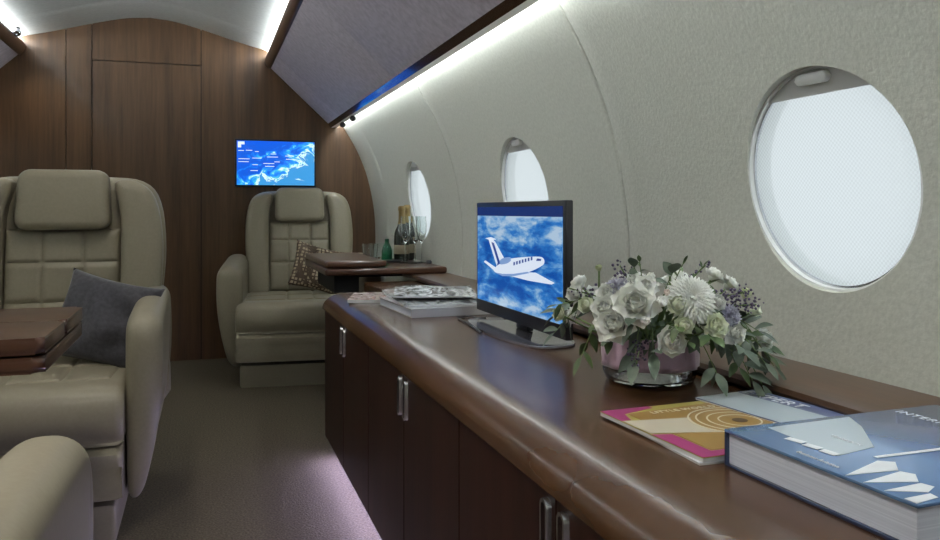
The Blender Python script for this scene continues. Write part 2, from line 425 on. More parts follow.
def make_seat(ai=.215, ao=.296, ch=.215):
    t = thing('club_seat', 'x', 'armchair'); Lm = M['leather']
    # back shell
    o = smooth_outline([(-.262, .20), (-.272, .50), (-.285, .70), (-.268, .85), (-.215, .915), (-.10, .928), (.10, .928), (.215, .915), (.268, .85), (.285, .70), (.272, .50), (.262, .20)], 4)
    fin('back_shell', sheer(cushion(o, .15, .27, 'xz', .05, 6)), Lm, t)
    for s in (-1, 1):
        o = smooth_outline([(s * .160, .34), (s * .160, .60), (s * .158, .80), (s * .140, .905), (s * .20, .912), (s * .255, .86), (s * .279, .72), (s * .270, .50), (s * .262, .34)], 4)
        if s > 0: o = o[::-1]
        fin('side_bolster', sheer(cushion(o, .072, .19, 'xz', .032, 6)), Lm, t)
    bm = heightpad(-.157, .157, .40, .765, (-.055, .055), (.55, .665), .022)
    bm.transform(Matrix(((1, 0, 0, 0), (0, 0, -1, .135), (0, 1, 0, 0), (0, 0, 0, 1)))); fin('back_cushion', sheer(bm), Lm, t)
    bm = bmesh.new()   # headrest, puffed
    o = rrect(-.127, .127, .763, .945, .036, 6)
    bm.free(); bm = cushion(o, .070, .165, 'xz', .026, 7)
    for v in bm.verts:      # gently pillowed, a little wider at the foot
        q = (v.co.z - .854) / .091; v.co.x *= 1 - .03 * q
        if v.co.y < .10: v.co.y -= .010 * (1 - q * q) * (1 - (v.co.x / .13) ** 2)
    fin('headrest', sheer(bm), Lm, t)
    # seat cushion : side outline extruded in x
    o = smooth_outline([(-.385, .265), (-.402, .30), (-.400, .345), (-.375, .383), (-.30, .397), (-.10, .392), (.14, .385), (.15, .26), (-.10, .250), (-.36, .250)], 5)
    fin('seat_cushion', cushion(o, -ch, ch, 'yz', .022, 5), Lm, t)
    bm = heightpad(-ch + .035, ch - .035, -.29, .13, (-.067, .067), (-.12,), .010, rim=.02)
    bm.transform(Matrix.Translation((0, 0, .391))); fin('seat_inset', bm, Lm, t)
    o = smooth_outline([(-.392, .135), (-.398, .19), (-.390, .246), (-.20, .248), (.24, .248), (.24, .125), (-.20, .118), (-.37, .120)], 4)
    fin('leg_rest', prism(o, -ch + .003, ch - .003, 'yz', .014, 3), Lm, t)
    o = [(-.35, .0), (-.372, .105), (.22, .105), (.20, .0)]
    bm = prism(o, -ch + .02, ch - .02, 'yz', .012, 3); fin('pedestal', bm, Lm, t)
    for s in (-1, 1):
        o = smooth_outline([(-.375, .46), (-.365, .53), (-.320, .563), (-.20, .575), (.05, .588), (.20, .590), (.245, .53), (.25, .30), (.22, .125), (-.05, .085), (-.26, .085), (-.32, .12), (-.350, .22), (-.370, .34)], 5)
        a, b = sorted((s * ai, s * ao))
        bm = cushion(o, a, b, 'yz', (ao - ai) * .44, 8)
        for v in bm.verts:      # bowed outer face that tucks in towards the foot
            k = max(0, min(1, (v.co.z - .08) / .52)); w = (abs(v.co.x) - ai) / (ao - ai)
            v.co.x += s * w * (.014 * math.sin(PI * k) - .05 * (1 - k) ** 2)
        fin('armrest', bm, Lm, t)
    return t
def copy_tree(o, parent=None):
    c = o.copy(); COL.objects.link(c)
    if parent: c.parent = parent
    for ch in list(o.children): copy_tree(ch, c)
    return c
seat = make_seat()
def place(t, x, y, rz, lab): t.location = (x, y, 0); t.rotation_euler = (0, 0, R(rz)); t['label'] = lab; t['group'] = 'leather club seats'
s2 = make_seat(.262, .375, .295); s3 = copy_tree(seat)
place(seat, -.397, 2.49, 0, 'cream leather club seat at left, facing us, with a slate cushion')
place(s2, .472, 4.17, -6, 'cream leather club seat below the wall screen, beside the walnut cabinet')
place(s3, -.426, .70, 180, 'cream leather club seat turned away, only its armrest in the lower left corner')

# ------------------------------------------------------------------ cushions
def pillow(name, w, h, th, m, lab, loc, rot, seed, n=28):
    rnd = random.Random(seed); ph = [rnd.uniform(0, 6) for _ in range(6)]
    bm = bmesh.new(); V = {}
    for sgn in (1, -1):
        for j in range(n + 1):
            for i in range(n + 1):
                a = -1 + 2 * i / n; b = -1 + 2 * j / n
                edge = i in (0, n) or j in (0, n)
                if sgn < 0 and edge: V[(sgn, i, j)] = V[(1, i, j)]; continue
                pin = 1 - .09 * (1 - a * a) * b * b - .0; pin2 = 1 - .09 * (1 - b * b) * a * a
                d = ((1 - a * a) * (1 - b * b)) ** .42 * th
                d += .006 * math.sin(5 * a + 3 * b + ph[0]) * (1 - a * a) * (1 - b * b) * 2 + .005 * math.sin(9 * a * b + ph[1] + 4 * b) * (1 - a * a) * (1 - b * b) * 2
                V[(sgn, i, j)] = bm.verts.new((a * w / 2 * pin2, -sgn * d, b * h / 2 * pin))
    for sgn in (1, -1):
        for j in range(n):
            for i in range(n): bm.faces.new((V[(sgn, i, j)], V[(sgn, i + 1, j)], V[(sgn, i + 1, j + 1)], V[(sgn, i, j + 1)]))
    o = fin(name, bm, m, smooth=80, loc=loc, rot=rot); tag(o, lab, 'cushion'); return o
pillow('throw_cushion', .26, .25, .05, M['greyfab'], 'slate grey throw cushion leaning on the left club seat', (-.262, 2.435, .515), (R(-20), R(14), R(-14)), 3)
def pattern_mat():
    m = mat('patterned_fabric', rough=.85); N, L, b = nodes(m)
    tc = N.new('ShaderNodeTexCoord'); mp = N.new('ShaderNodeMapping'); mp.inputs['Scale'].default_value = (58, 58, 58)
    v = N.new('ShaderNodeTexVoronoi'); v.distance = 'CHEBYCHEV'; v.inputs['Scale'].default_value = 1; v.inputs['Randomness'].default_value = .35
    L.new(tc.outputs['Object'], mp.inputs[0]); L.new(mp.outputs[0], v.inputs['Vector'])
    r = ramp(m, v.outputs['Distance'], [(.0, (.10, .065, .04)), (.10, (.44, .37, .26)), (.30, (.40, .32, .22)), (.38, (.06, .038, .026)), (.5, (.09, .06, .04))]); r.color_ramp.interpolation = 'LINEAR'
    L.new(r.outputs[0], b.inputs['Base Color']); return m
pillow('throw_cushion', .27, .235, .045, pattern_mat(), 'brown and cream patterned cushion on the far club seat', (.548, 4.06, .532), (R(-14), R(16), R(8)), 5)

# ------------------------------------------------------------------ credenza
cz = thing('credenza', 'long glossy walnut cabinet with rounded edge running under the windows', 'cabinet')
CY0, CY1 = -.62, 2.70
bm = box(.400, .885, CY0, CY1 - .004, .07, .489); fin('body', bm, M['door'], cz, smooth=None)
bm = box(.47, .84, CY0 + .02, CY1 - .06, .0, .07); fin('plinth', bm, M['blackm'], cz, smooth=None)
arc = [(.452 - .070 * math.sin(R(a)), .491 + .049 * math.cos(R(a))) for a in range(0, 91, 6)]
prof = [(.945, .540)] + arc + [(.386, .489), (.945, .489)]
bm = prism(prof, CY0, CY1 + .02, 'xz')
wt = fin('worktop', bm, M['top'], cz, smooth=35)
dedge = [CY1 - .004 - .370 * k for k in range(10)]
for k in range(9):
    y1, y0 = dedge[k], dedge[k + 1]
    if y0 < CY0 - .3: break
    y0 = max(y0, CY0)
    if y1 - y0 < .05: break
    bm = box(.3875, .4005, y0 + .0015, y1 - .0015, .068, .4875, .0015, 1)
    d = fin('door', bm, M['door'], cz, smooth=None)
    # pair handles meet at odd seams
    hy = y0 + .024 if k % 2 == 0 else y1 - .024
    z0, z1 = .398, .482
    bm = bmesh.new(); P = rrect(-.0115, .0115, z0, z1, .0112, 5); Q = rrect(-.0062, .0062, z0 + .006, z1 - .006, .0060, 5)
    A = [bm.verts.new((.3885, hy + p[0], p[1])) for p in P]; B = [bm.verts.new((.381, hy + p[0] * .86, z0 + (p[1] - z0) * .97 + .001)) for p in P]
    Cc = [bm.verts.new((.381, hy + p[0], p[1])) for p in Q]; D = [bm.verts.new((.3885, hy + p[0], p[1])) for p in Q]
    n = len(P)
    for X_, Y_ in ((A, B), (B, Cc), (Cc, D)):
        for i in range(n): bm.faces.new((X_[i], X_[(i + 1) % n], Y_[(i + 1) % n], Y_[i]))
    fin('handle', bm, M['chrome'], d)
l = fin('toe_light', box(.404, .424, CY0 + .05, CY1 - .03, .052, .066), M['led_toe'], cz, smooth=None); l['label'] = 'violet-white light strip'

# ledge along the wall behind the worktop
lg_prof = [(.957, .565), (.812, .565), (.803, .562), (.799, .555), (.803, .546), (.812, .541), (.957, .541)]
lg = fin('wall_ledge', prism(lg_prof, CY0, 3.95, 'xz'), M['trimw'], smooth=35); tag(lg, 'narrow raised walnut ledge along the wall behind the cabinet top', 'ledge')
# lower side cabinet past the credenza end, under the drinks shelf
sc = thing('side_cabinet', 'low walnut cabinet under the drinks shelf, beyond the long cabinet', 'cabinet')
fin('body', box(.62, .885, CY1 + .03, 3.10, .0, .50, .004), M['door'], sc, smooth=None)
fin('top', box(.60, .945, CY1 + .025, 3.12, .501, .5395, .006), M['top'], sc, smooth=None)

# ------------------------------------------------------------------ drinks shelf with folded table
sh = thing('folding_table', 'walnut folding table with stacked leaf beside the far club seat', 'table')
o = rrect(.452, .948, 3.13, 3.795, .012, 4)
fin('lower_leaf', prism(o, .566, .592, 'xy', .008, 4), M['table'], sh)
o = rrect(.455, .700, 3.14, 3.80, .014, 4)
fin('upper_leaf', prism(o, .596, .622, 'xy', .009, 4), M['table'], sh)
fin('hinge', box(.50, .64, 3.20, 3.72, .592, .597), M['blackm'], sh, smooth=None)
fin('support', box(.50, .60, 3.22, 3.70, .49, .566), M['blackm'], sh, smooth=None)
fin('support_arm', box(.56, .93, 3.30, 3.75, .545, .566), M['blackm'], sh, smooth=None)

def bottle(loc, lab, sc=1.0, grp=None):
    t = thing('champagne_bottle', lab, 'bottle', loc)
    fin('bottle_body', lathe([(0, .004), (.030, 0), (.037, .006), (.038, .02), (.038, .12), (.034, .145), (.020, .175), (.0145, .20), (.014, .262), (0, .262)], 28), M['darkglass'], t)
    fin('foil', lathe([(.0195, .182), (.0160, .200), (.0155, .245), (.018, .250), (.018, .262), (.014, .270), (0, .271)], 28), M['gold'], t)
    fin('bottle_label', lathe([(.0384, .035), (.0386, .036), (.0386, .078), (.0384, .079)], 28), mat('bottle_label_paper', (.26, .22, .15), .7), t)
    for c in t.children: c.scale = (sc, sc, sc)
    return t
bottle((.862, 3.57, .592), 'dark gold-necked champagne bottle, the front one of two on the shelf', .93)
bottle((.905, 3.64, .592), 'dark gold-necked champagne bottle standing behind the other one', .95)
def flute():
    t = thing('champagne_flute', 'x', 'glass')
    fin('bowl', lathe([(.0035, .085), (.012, .100), (.0215, .135), (.0235, .165), (.0205, .205), (.0195, .205), (.0222, .165), (.0202, .136), (.011, .103), (0, .094)], 24), M['glass'], t)
    fin('stem', lathe([(0, .0035), (.0035, .004), (.0030, .05), (.0035, .086), (0, .09)], 12), M['glass'], t)
    fin('foot', lathe([(0, 0), (.030, 0), (.030, .0018), (.004, .005), (0, .005)], 24), M['glass'], t)
    return t
fz = flute()
for k, (x, y, lb) in enumerate([(.838, 3.40, 'clear champagne flute in front of the bottles, leftmost of three'), (.877, 3.38, 'clear champagne flute, middle of three'), (.915, 3.42, 'clear champagne flute, rightmost of three, in front of the window')]):
    f = fz if k == 0 else copy_tree(fz); f.location = (x, y, .592); f['label'] = lb; f['group'] = 'champagne flutes'
t = thing('water_bottle', 'small green glass bottle beside the champagne', 'bottle', (.800, 3.60, .592))
fin('bottle_body', lathe([(0, 0), (.022, 0), (.0245, .005), (.0245, .045), (.019, .065), (.0095, .082), (.0085, .095), (0, .095)], 24), M['greenglass'], t)
fin('cap', lathe([(.0098, .088), (.0098, .100), (0, .101)], 20), M['greenglass'], t)
t = thing('serving_dish', 'flat dark dish with pale rim under the green bottle', 'dish', (.800, 3.50, .592))
fin('dish', lathe([(0, .002), (.035, 0), (.050, .006), (.049, .009), (.035, .004), (0, .005)], 32), M['black'], t)
for k, (x, y, lb) in enumerate([(.742, 3.70, 'clear cut-glass tumbler on the shelf, left one of two'), (.785, 3.74, 'clear cut-glass tumbler on the shelf, right one of two')]):
    if k == 0:
        g0 = fin('tumbler', lathe([(0, 0), (.030, 0), (.033, .005), (.038, .075), (.0362, .075), (.0312, .012), (0, .012)], 28), M['glass'])
        g = g0
    else: g = g0.copy(); COL.objects.link(g)
    g.location = (x, y, .592); tag(g, lb, 'glass', 'tumblers')
c = tag(fin('bottle_stopper', lathe([(0, 0), (.012, 0), (.014, .006), (.010, .014), (0, .016)], 16), M['black'], loc=(.93, 3.35, .592)), 'small black stopper lying near the flutes', 'stopper')

# ------------------------------------------------------------------ left folding table
lt = thing('side_table', 'walnut fold-out table with rounded double top in front of the left seat', 'table')
fin('lower_top', prism(rrect(-1.36, -.236, 1.395, 1.83, .018, 5), .566, .592, 'xy', .010, 4), M['table'], lt)
fin('upper_top', prism(rrect(-1.36, -.236, 1.395, 1.608, .012, 5), .596, .622, 'xy', .010, 4), M['table'], lt)
fin('upper_top', prism(rrect(-1.36, -.236, 1.612, 1.83, .012, 5), .596, .622, 'xy', .010, 4), M['table'], lt)
fin('hinge', box(-1.30, -.30, 1.45, 1.80, .592, .597), M['blackm'], lt, smooth=None)
fin('pedestal', box(-1.36, -1.0, 1.50, 1.74, 0, .566, .01), M['door'], lt, smooth=None)

# ------------------------------------------------------------------ bulkhead screen
def screen_mat(name, stops, scale3, es, coord='Generated', dist=1.2, detail=8):
    m = mat(name, (0, 0, 0), .15); N, L, b = nodes(m)
    n = noise_tex(m, scale3, 1, detail, .6, dist, coord)
    tc = N.new('ShaderNodeTexCoord'); sp = N.new('ShaderNodeSeparateXYZ'); L.new(tc.outputs[coord], sp.inputs[0])
    return m, n, sp
def wall_screen_mat():
    m, n, sp = screen_mat('cabin_map_picture', None, (5, 1, 4), 1); N, L, b = nodes(m)
    # more land / cloud toward the lower right
    a = N.new('ShaderNodeMath'); a.operation = 'MULTIPLY_ADD'; L.new(sp.outputs[0], a.inputs[0]); a.inputs[1].default_value = .30; L.new(n.outputs[0], a.inputs[2])
    c = N.new('ShaderNodeMath'); c.operation = 'MULTIPLY_ADD'; L.new(sp.outputs[2], c.inputs[0]); c.inputs[1].default_value = -.34; L.new(a.outputs[0], c.inputs[2])
    r = ramp(m, c.outputs[0], [(.40, (.003, .075, .52)), (.49, (.01, .20, .72)), (.53, (.05, .42, .50)), (.57, (.62, .78, .72)), (.62, (.03, .22, .50))])
    L.new(r.outputs[0], b.inputs['Emission Color']); b.inputs['Emission Strength'].default_value = 1.6; return m
ws = thing('wall_screen', 'flat screen on the walnut bulkhead showing a blue satellite map', 'screen', (.392, YB, 1.09))
fin('bezel', box(-.224, .224, -.022, 0, -.134, .134, .003), M['black'], ws)
fin('display', box(-.214, .214, -.0235, -.0215, -.124, .124), wall_screen_mat(), ws, smooth=None)
tw = mat('screen_text', (0, 0, 0), .5, emit=(.75, .85, 1), es=1.1)
for x, z, w in [(-.205, .066, .03), (-.165, .068, .035), (-.115, .062, .02), (-.205, .02, .06), (-.13, .025, .05), (-.205, .004, .055), (-.05, .033, .06), (.05, .04, .045), (.055, .022, .05), (-.13, -.012, .03), (-.07, -.004, .06), (-.14, -.045, .04), (-.01, .006, .03), (-.06, -.02, .05), (-.03, .05, .03)]:
    fin('map_caption', box(x, x + w, -.0245, -.0234, z, z + .0035), tw, ws, smooth=None)
bm = bmesh.new(); add_box(bm, -.208, -.190, -.0245, -.0234, .085, .118); add_box(bm, -.190, -.172, -.0245, -.0234, .102, .118); fin('corner_logo', bm, tw, ws, smooth=None)

# ------------------------------------------------------------------ monitor on the credenza
mo = thing('monitor', 'black monitor on the cabinet showing a white jet above clouds', 'monitor', (.694, 1.717, .540), R(-90))
W, Z0, Z1 = .273, .022, .302
fin('housing', box(-W, W, -.012, .005, Z0, Z1, .003), M['black'], mo)
fin('back_bulge', box(-W * .6, W * .6, .004, .028, Z0 + .03, Z1 - .06, .008), M['black'], mo)
def jet_sky():
    m, n, sp = screen_mat('sky_picture', None, (4.5, 1, 7), 1, dist=.25, detail=10); N, L, b = nodes(m)
    z = N.new('ShaderNodeMapRange'); L.new(sp.outputs[2], z.inputs[0]); z.inputs[1].default_value = .45; z.inputs[2].default_value = 1.0; z.inputs[3].default_value = -.02; z.inputs[4].default_value = .16
    z2 = N.new('ShaderNodeMapRange'); L.new(sp.outputs[2], z2.inputs[0]); z2.inputs[1].default_value = .32; z2.inputs[2].default_value = 0; z2.inputs[3].default_value = 0; z2.inputs[4].default_value = .12
    a = N.new('ShaderNodeMath'); a.operation = 'ADD'; L.new(n.outputs[0], a.inputs[0]); L.new(z.outputs[0], a.inputs[1])
    c = N.new('ShaderNodeMath'); c.operation = 'ADD'; L.new(a.outputs[0], c.inputs[0]); L.new(z2.outputs[0], c.inputs[1])
    r = ramp(m, c.outputs[0], [(.44, (.008, .09, .42)), (.54, (.03, .20, .60)), (.61, (.16, .38, .70)), (.70, (.46, .62, .80))])
    L.new(r.outputs[0], b.inputs['Emission Color']); b.inputs['Emission Strength'].default_value = .85; return m
sx0, sx1, sz0, sz1 = -W + .013, W - .013, Z0 + .030, Z1 - .012
d = fin('display', box(sx0, sx1, -.0135, -.0118, sz0, sz1 - .022), jet_sky(), mo, smooth=None)
fin('menu_bar', box(sx0, sx1, -.0135, -.0118, sz1 - .022, sz1), mat('dark_blue_bar', (0, 0, 0), .2, emit=(.012, .035, .16), es=.9), mo, smooth=None)
def uv(u, v): return (sx0 + (sx1 - sx0) * u, sz0 + (sz1 - .022 - sz0) * v)
def decal(name, polys, m, y0=-.0142, par=d):
    bm = bmesh.new()
    for p in polys: prism([uv(*q) for q in p], y0, -.0134, 'xz', bm=bm)
    return fin(name, bm, m, par, smooth=None)
jw = mat('jet_white', (0, 0, 0), .3, emit=(.72, .80, .93), es=.95); jg = mat('jet_shadow', (0, 0, 0), .3, emit=(.22, .36, .66), es=.9); jb = mat('jet_navy', (0, 0, 0), .3, emit=(.02, .06, .30), es=.9)
decal('jet_wings', [[(.30, .40), (.12, .475), (.10, .455), (.27, .365)], [(.42, .40), (.74, .44), (.93, .375), (.90, .355), (.66, .345), (.44, .355)]], jw)
decal('jet_tail', [[(.28, .44), (.17, .72), (.21, .745), (.26, .70), (.40, .50)], [(.12, .735), (.20, .755), (.27, .735), (.20, .715)]], jw, -.0144)
decal('jet_fuselage', [smooth_outline([(.25, .37), (.34, .345), (.48, .37), (.66, .43), (.80, .515), (.83, .56), (.81, .60), (.74, .60), (.60, .575), (.44, .535), (.33, .475), (.26, .41)], 4)], jw, -.0148)
decal('jet_engine', [smooth_outline([(.33, .46), (.42, .485), (.47, .53), (.44, .555), (.36, .53), (.32, .49)], 4)], jg, -.0152)
decal('jet_belly', [[(.27, .36), (.36, .335), (.50, .36), (.68, .425), (.66, .435), (.50, .385), (.36, .36)]], jg, -.0152)
decal('jet_stripe', [[(.215, .70), (.245, .69), (.33, .47), (.29, .44), (.30, .48)]], jb, -.0156)
for poly in [[(.50 + .033 * k, .475 + .0135 * k), (.515 + .033 * k, .481 + .0135 * k), (.515 + .033 * k, .515 + .0135 * k), (.50 + .033 * k, .509 + .0135 * k)] for k in range(7)] + [[(.755, .56), (.80, .565), (.805, .585), (.765, .585)]]: decal('jet_window', [poly], jb, -.0156)
fin('neck', box(-.035, .035, .004, .020, .006, .08, .003), M['black'], mo)
fin('stand_base', prism(smooth_outline([(-.225, -.045), (-.12, -.075), (.0, -.083), (.12, -.075), (.225, -.045), (.20, .045), (0, .06), (-.20, .045)], 6), 0, .0055, 'xy', .002, 2), mat('stand_glass', (.16, .16, .19), .06, coat=1.0), mo)

# ------------------------------------------------------------------ books and magazines
bk = thing('hardback_book', 'thick hardback with a blue and white cover, nearest us on the cabinet', 'book', (.706, .630, .540), R(2))
hw, hh, T = .158, .122, .0405
fin('page_block', box(-hw + .004, hw - .004, -hh + .004, hh - .004, .0035, T - .0035), M['pages'], bk, smooth=None)
navy = mat('navy_cover', (.030, .045, .10), .25, coat=.6)
fin('back_cover', box(-hw, hw, -hh, hh, 0, .0035, .001), navy, bk)
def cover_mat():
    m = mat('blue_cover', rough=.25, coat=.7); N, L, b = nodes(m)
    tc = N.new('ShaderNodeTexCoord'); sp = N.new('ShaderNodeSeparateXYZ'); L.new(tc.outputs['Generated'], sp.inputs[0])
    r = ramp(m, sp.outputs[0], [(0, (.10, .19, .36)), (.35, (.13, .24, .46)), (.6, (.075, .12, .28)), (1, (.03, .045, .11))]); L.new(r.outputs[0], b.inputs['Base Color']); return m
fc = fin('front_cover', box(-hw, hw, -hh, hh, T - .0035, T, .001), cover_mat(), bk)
fin('spine', box(-hw, hw, hh - .003, hh, .002, T - .002, .001), navy, bk)
pale = mat('pale_print', (.42, .50, .56), .35, coat=.5); prw = mat('white_print', (.72, .76, .80), .4)
flat('cover_print', [[(-.110, .108), (.010, .112), (-.010, .075), (-.060, .012), (-.118, .002), (-.114, .057)]], T, pale, fc)
flat('cover_print', [[(-.157, -.046), (-.095, -.024), (-.082, -.033), (-.100, -.052)], [(-.157, -.066), (-.101, -.055), (-.095, -.066), (-.110, -.082)], [(-.157, -.088), (-.111, -.085), (-.108, -.096), (-.125, -.104)], [(-.157, -.108), (-.126, -.107), (-.128, -.116), (-.157, -.120)]], T + .0003, prw, fc)
flat('cover_print', [[(-.088, -.013), (.150, -.020), (.150, -.026), (-.088, -.018)], [(-.126, .066), (-.116, .068), (-.112, .048), (-.122, .046)], [(-.125, .042), (-.115, .044), (-.112, .026), (-.122, .024)], [(-.124, .020), (-.114, .022), (-.112, .004), (-.122, .002)]], T + .0006, prw, fc)
text('title', 'INTERIORS', .017, (.080, .112, T + .0006), (0, 0, R(-90)), prw, fc, 1.15)
text('subtitle', 'Business Aviation', .0075, (-.147, .026, T + .0006), (0, 0, R(-90)), prw, fc)
text('small_print', 'YEARBOOK', .008, (-.072, .060, T + .0006), (0, 0, R(-90)), prw, fc)

def magazine(name, lab, loc, rz, w, h, th, mcover, grp=None):
    t = thing(name, lab, 'magazine', loc, rz, grp)
    fin('pages', box(-w / 2, w / 2, -h / 2, h / 2, 0, th - .0008), M['paper'], t, smooth=None)
    c = fin('cover', box(-w / 2 - .0005, w / 2 + .0005, -h / 2 - .0005, h / 2 + .0005, th - .0008, th), mcover, t, smooth=None)
    return t, c
olive = mat('yellow_cover', (.42, .36, .085), .35, coat=.4); ochre = mat('ochre_print', (.33, .20, .055), .4, coat=.3); mag = mat('magenta_print', (.36, .035, .17), .4, coat=.3)
dots = mat('beige_print', (.48, .43, .33), .5)
mg, c = magazine('magazine', 'yellow and magenta magazine lying between the vase and the thick book', (.658, .870, .543), R(3), .284, .218, .0055, olive)
t2 = .0055
flat('cover_print', [[(-.142, .056), (-.128, .056), (-.120, .085), (-.066, .100), (-.066, .109), (-.142, .109)], [(-.142, -.109), (.10, -.109), (.10, -.092), (-.118, -.092), (-.118, -.020), (-.142, -.012)]], t2, mag, c)
flat('cover_print', [[(-.116, -.090), (.062, -.090), (.062, .097), (-.116, .082)]], t2 + .0003, ochre, c)
flat('cover_print', [[(-.142, -.008), (-.05, -.036), (.11, -.036), (.11, .036), (-.05, .036), (-.142, .052)]], t2 + .0006, dots, c)
flat('cover_print', [ell(.062, .062, 40)], t2 + .0009, ochre, c)
bm = bmesh.new()
for q in (.066, .056, .042, .028):
    o1 = ring(q, q, q - .0022, q - .0022, t2 + .0010, t2 + .0016, 40); me = bpy.data.meshes.new('r'); o1.to_mesh(me); o1.free(); bm.from_mesh(me)
fin('emblem', bm, M['cream'], c, smooth=None)
flat('cover_print', [ell(.010, .010, 20)], t2 + .0012, mat('brown_print', (.08, .045, .02), .5), c)
text('title', 'TOP FLI', .034, (.084, .103, t2 + .0006), (0, 0, R(-90)), prw, c, 1.1)
text('subtitle', 'LITTLE WORLD', .014, (-.085, .070, t2 + .0012), (0, 0, 0), M['cream'], c, 1.1)
text('subtitle', 'VISA CLASS', .014, (-.070, -.078, t2 + .0012), (0, 0, 0), M['cream'], c, 1.1)
m2, c = magazine('magazine', 'white-edged magazine underneath the yellow and magenta one', (.655, .862, .540), R(-1), .27, .22, .003, prw)
m3, c = magazine('magazine', 'blue magazine half hidden behind the thick book by the ledge', (.742, .905, .5488), R(8), .115, .185, .003, mat('blue_mag_cover', (.11, .14, .27), .35, coat=.4))
flat('cover_print', [[(-.057, -.092), (.02, -.092), (.02, .092), (-.057, .092)]], .003, pale, c)
text('title', 'EXPERT', .030, (.024, .086, .0036), (0, 0, R(-90)), prw, c, 1.05)

t = thing('hardback_book', 'wide white hardback at the bottom of the stack by the monitor', 'book', (.640, 2.205, .540), R(3))
fin('page_block', box(-.128, .128, -.160, .160, .002, .020), M['pages'], t, smooth=None)
wc = mat('white_cover', (.50, .50, .52), .3, coat=.5)
fin('back_cover', box(-.132, .132, -.163, .163, 0, .002), wc, t, smooth=None); fin('front_cover', box(-.132, .132, -.163, .163, .020, .0225), wc, t, smooth=None)
fin('spine', box(-.132, .132, -.1645, -.162, 0, .0225), wc, t, smooth=None)
def shiny(name, c1, c2, sc, rough=.12):
    m = mat(name, rough=max(rough, .22), coat=.25); N, L, b = nodes(m); n = noise_tex(m, (sc, sc * .35, sc), 1, 5, .6, 1.5)
    r = ramp(m, n.outputs[0], [(.40, c1), (.5, tuple((a + b_) / 2 for a, b_ in zip(c1, c2))), (.60, c2)]); L.new(r.outputs[0], b.inputs['Base Color'])
    n2 = noise_tex(m, (14, 40, 14), 1, 3, .5, 1); bump(m, n2.outputs[0], .7, .006); return m
def wavymag(lab, loc, rz, w, h, th, m, amp, seed, grp=None):
    t = thing('magazine', lab, 'magazine', loc, rz, grp); rd = random.Random(seed); p = rd.uniform(0, 6); N1 = 18
    for nm, z0, z1, mt in (('pages', 0, th - .0008, M['paper']), ('cover', th - .0008, th, m)):
        bm = bmesh.new(); g = [[], []]
        for q, z in enumerate((z0, z1)):
            for j in range(N1 + 1):
                g[q].append([bm.verts.new((-w / 2 + w * i / N1, -h / 2 + h * j / N1, z + amp * (1 + math.sin(i / N1 * 4 + j / N1 * 2 + p)) * (j / N1) * (i / N1) )) for i in range(N1 + 1)])
        for j in range(N1):
            for i in range(N1):
                bm.faces.new((g[1][j][i], g[1][j][i + 1], g[1][j + 1][i + 1], g[1][j + 1][i])); bm.faces.new((g[0][j][i], g[0][j + 1][i], g[0][j + 1][i + 1], g[0][j][i + 1]))
        for i in range(N1):
            for j in (0, N1): bm.faces.new((g[0][j][i], g[0][j][i + 1], g[1][j][i + 1], g[1][j][i]))
            for k in (0, N1): bm.faces.new((g[0][i][k], g[0][i + 1][k], g[1][i + 1][k], g[1][i][k]))
        fin(nm, bm, mt, t, smooth=40)
    return t
wavymag('grey glossy magazine in clear wrap lying directly on the white hardback', (.640, 2.225, .5630), R(-3), .245, .30, .006, shiny('grey_gloss', (.05, .06, .07), (.62, .65, .66), 22), .006, 1)
wavymag('silvery magazine in shiny wrap, topmost of the stack by the monitor', (.650, 2.285, .5780), R(-14), .235, .28, .005, shiny('silver_wrap', (.06, .07, .09), (.78, .80, .82), 26, .08), .009, 2)
wavymag('magazine with a reddish picture cover, at the far edge of the stack', (.520, 2.515, .540), R(-16), .15, .22, .010, shiny('rose_gloss', (.25, .08, .07), (.62, .56, .54), 28, .2), .004, 3)
wavymag('thin grey magazine behind the stack, towards the drinks shelf', (.660, 2.545, .540), R(-9), .20, .26, .014, shiny('beige_gloss', (.16, .10, .09), (.62, .58, .56), 26, .2), .004, 4)
fin_cord = bmesh.new(); tube(fin_cord, [(.690, 1.94, .5445), (.655, 2.00, .5435), (.625, 1.97, .5435), (.618, 1.86, .5435), (.60, 1.72, .5435)], .0022, 8)
tag(fin('cable', fin_cord, M['black']), 'thin black cable on the cabinet top at the monitor stand', 'cable')

# ------------------------------------------------------------------ flowers
VX, VY = .703, 1.165
vs = thing('vase', 'low round glass bowl wrapped in a lilac ribbon, holding the flowers', 'vase', (VX, VY, .540))
fin('bowl', lathe([(0, 0), (.062, 0), (.072, .004), (.077, .016), (.077, .070), (.0745, .070), (.0745, .016), (.068, .007), (0, .006)], 40), M['glass'], vs)
wm = mat('tinted_water', (.78, .76, .78), .03, trans=1, ior=1.33); fin('water', lathe([(0, .0075), (.067, .0075), (.0738, .017), (.0738, .040), (0, .040)], 40), wm, vs)
rib = mat('lilac_satin', (.60, .42, .55), .28, sheen=.4)
bm = bmesh.new(); n = 48; rows = []
for z in (.026, .034, .046, .058, .070, .078):
    rows.append([bm.verts.new(((.0785 + .002 * math.sin(k * 1.7 + z * 60)) * math.cos(2 * PI * k / n), (.0785 + .002 * math.sin(k * 1.7 + z * 60)) * math.sin(2 * PI * k / n), z)) for k in range(n)])
for A, B in zip(rows, rows[1:]):
    for k in range(n): bm.faces.new((A[k], A[(k + 1) % n], B[(k + 1) % n], B[k]))
o = fin('ribbon', bm, rib, vs, smooth=80); sd = o.modifiers.new('s', 'SOLIDIFY'); sd.thickness = .001
fin('foam', lathe([(0, .048), (.060, .048), (.064, .075), (.05, .095), (0, .10)], 24), mat('dark_foam', (.03, .05, .02), .9), vs)

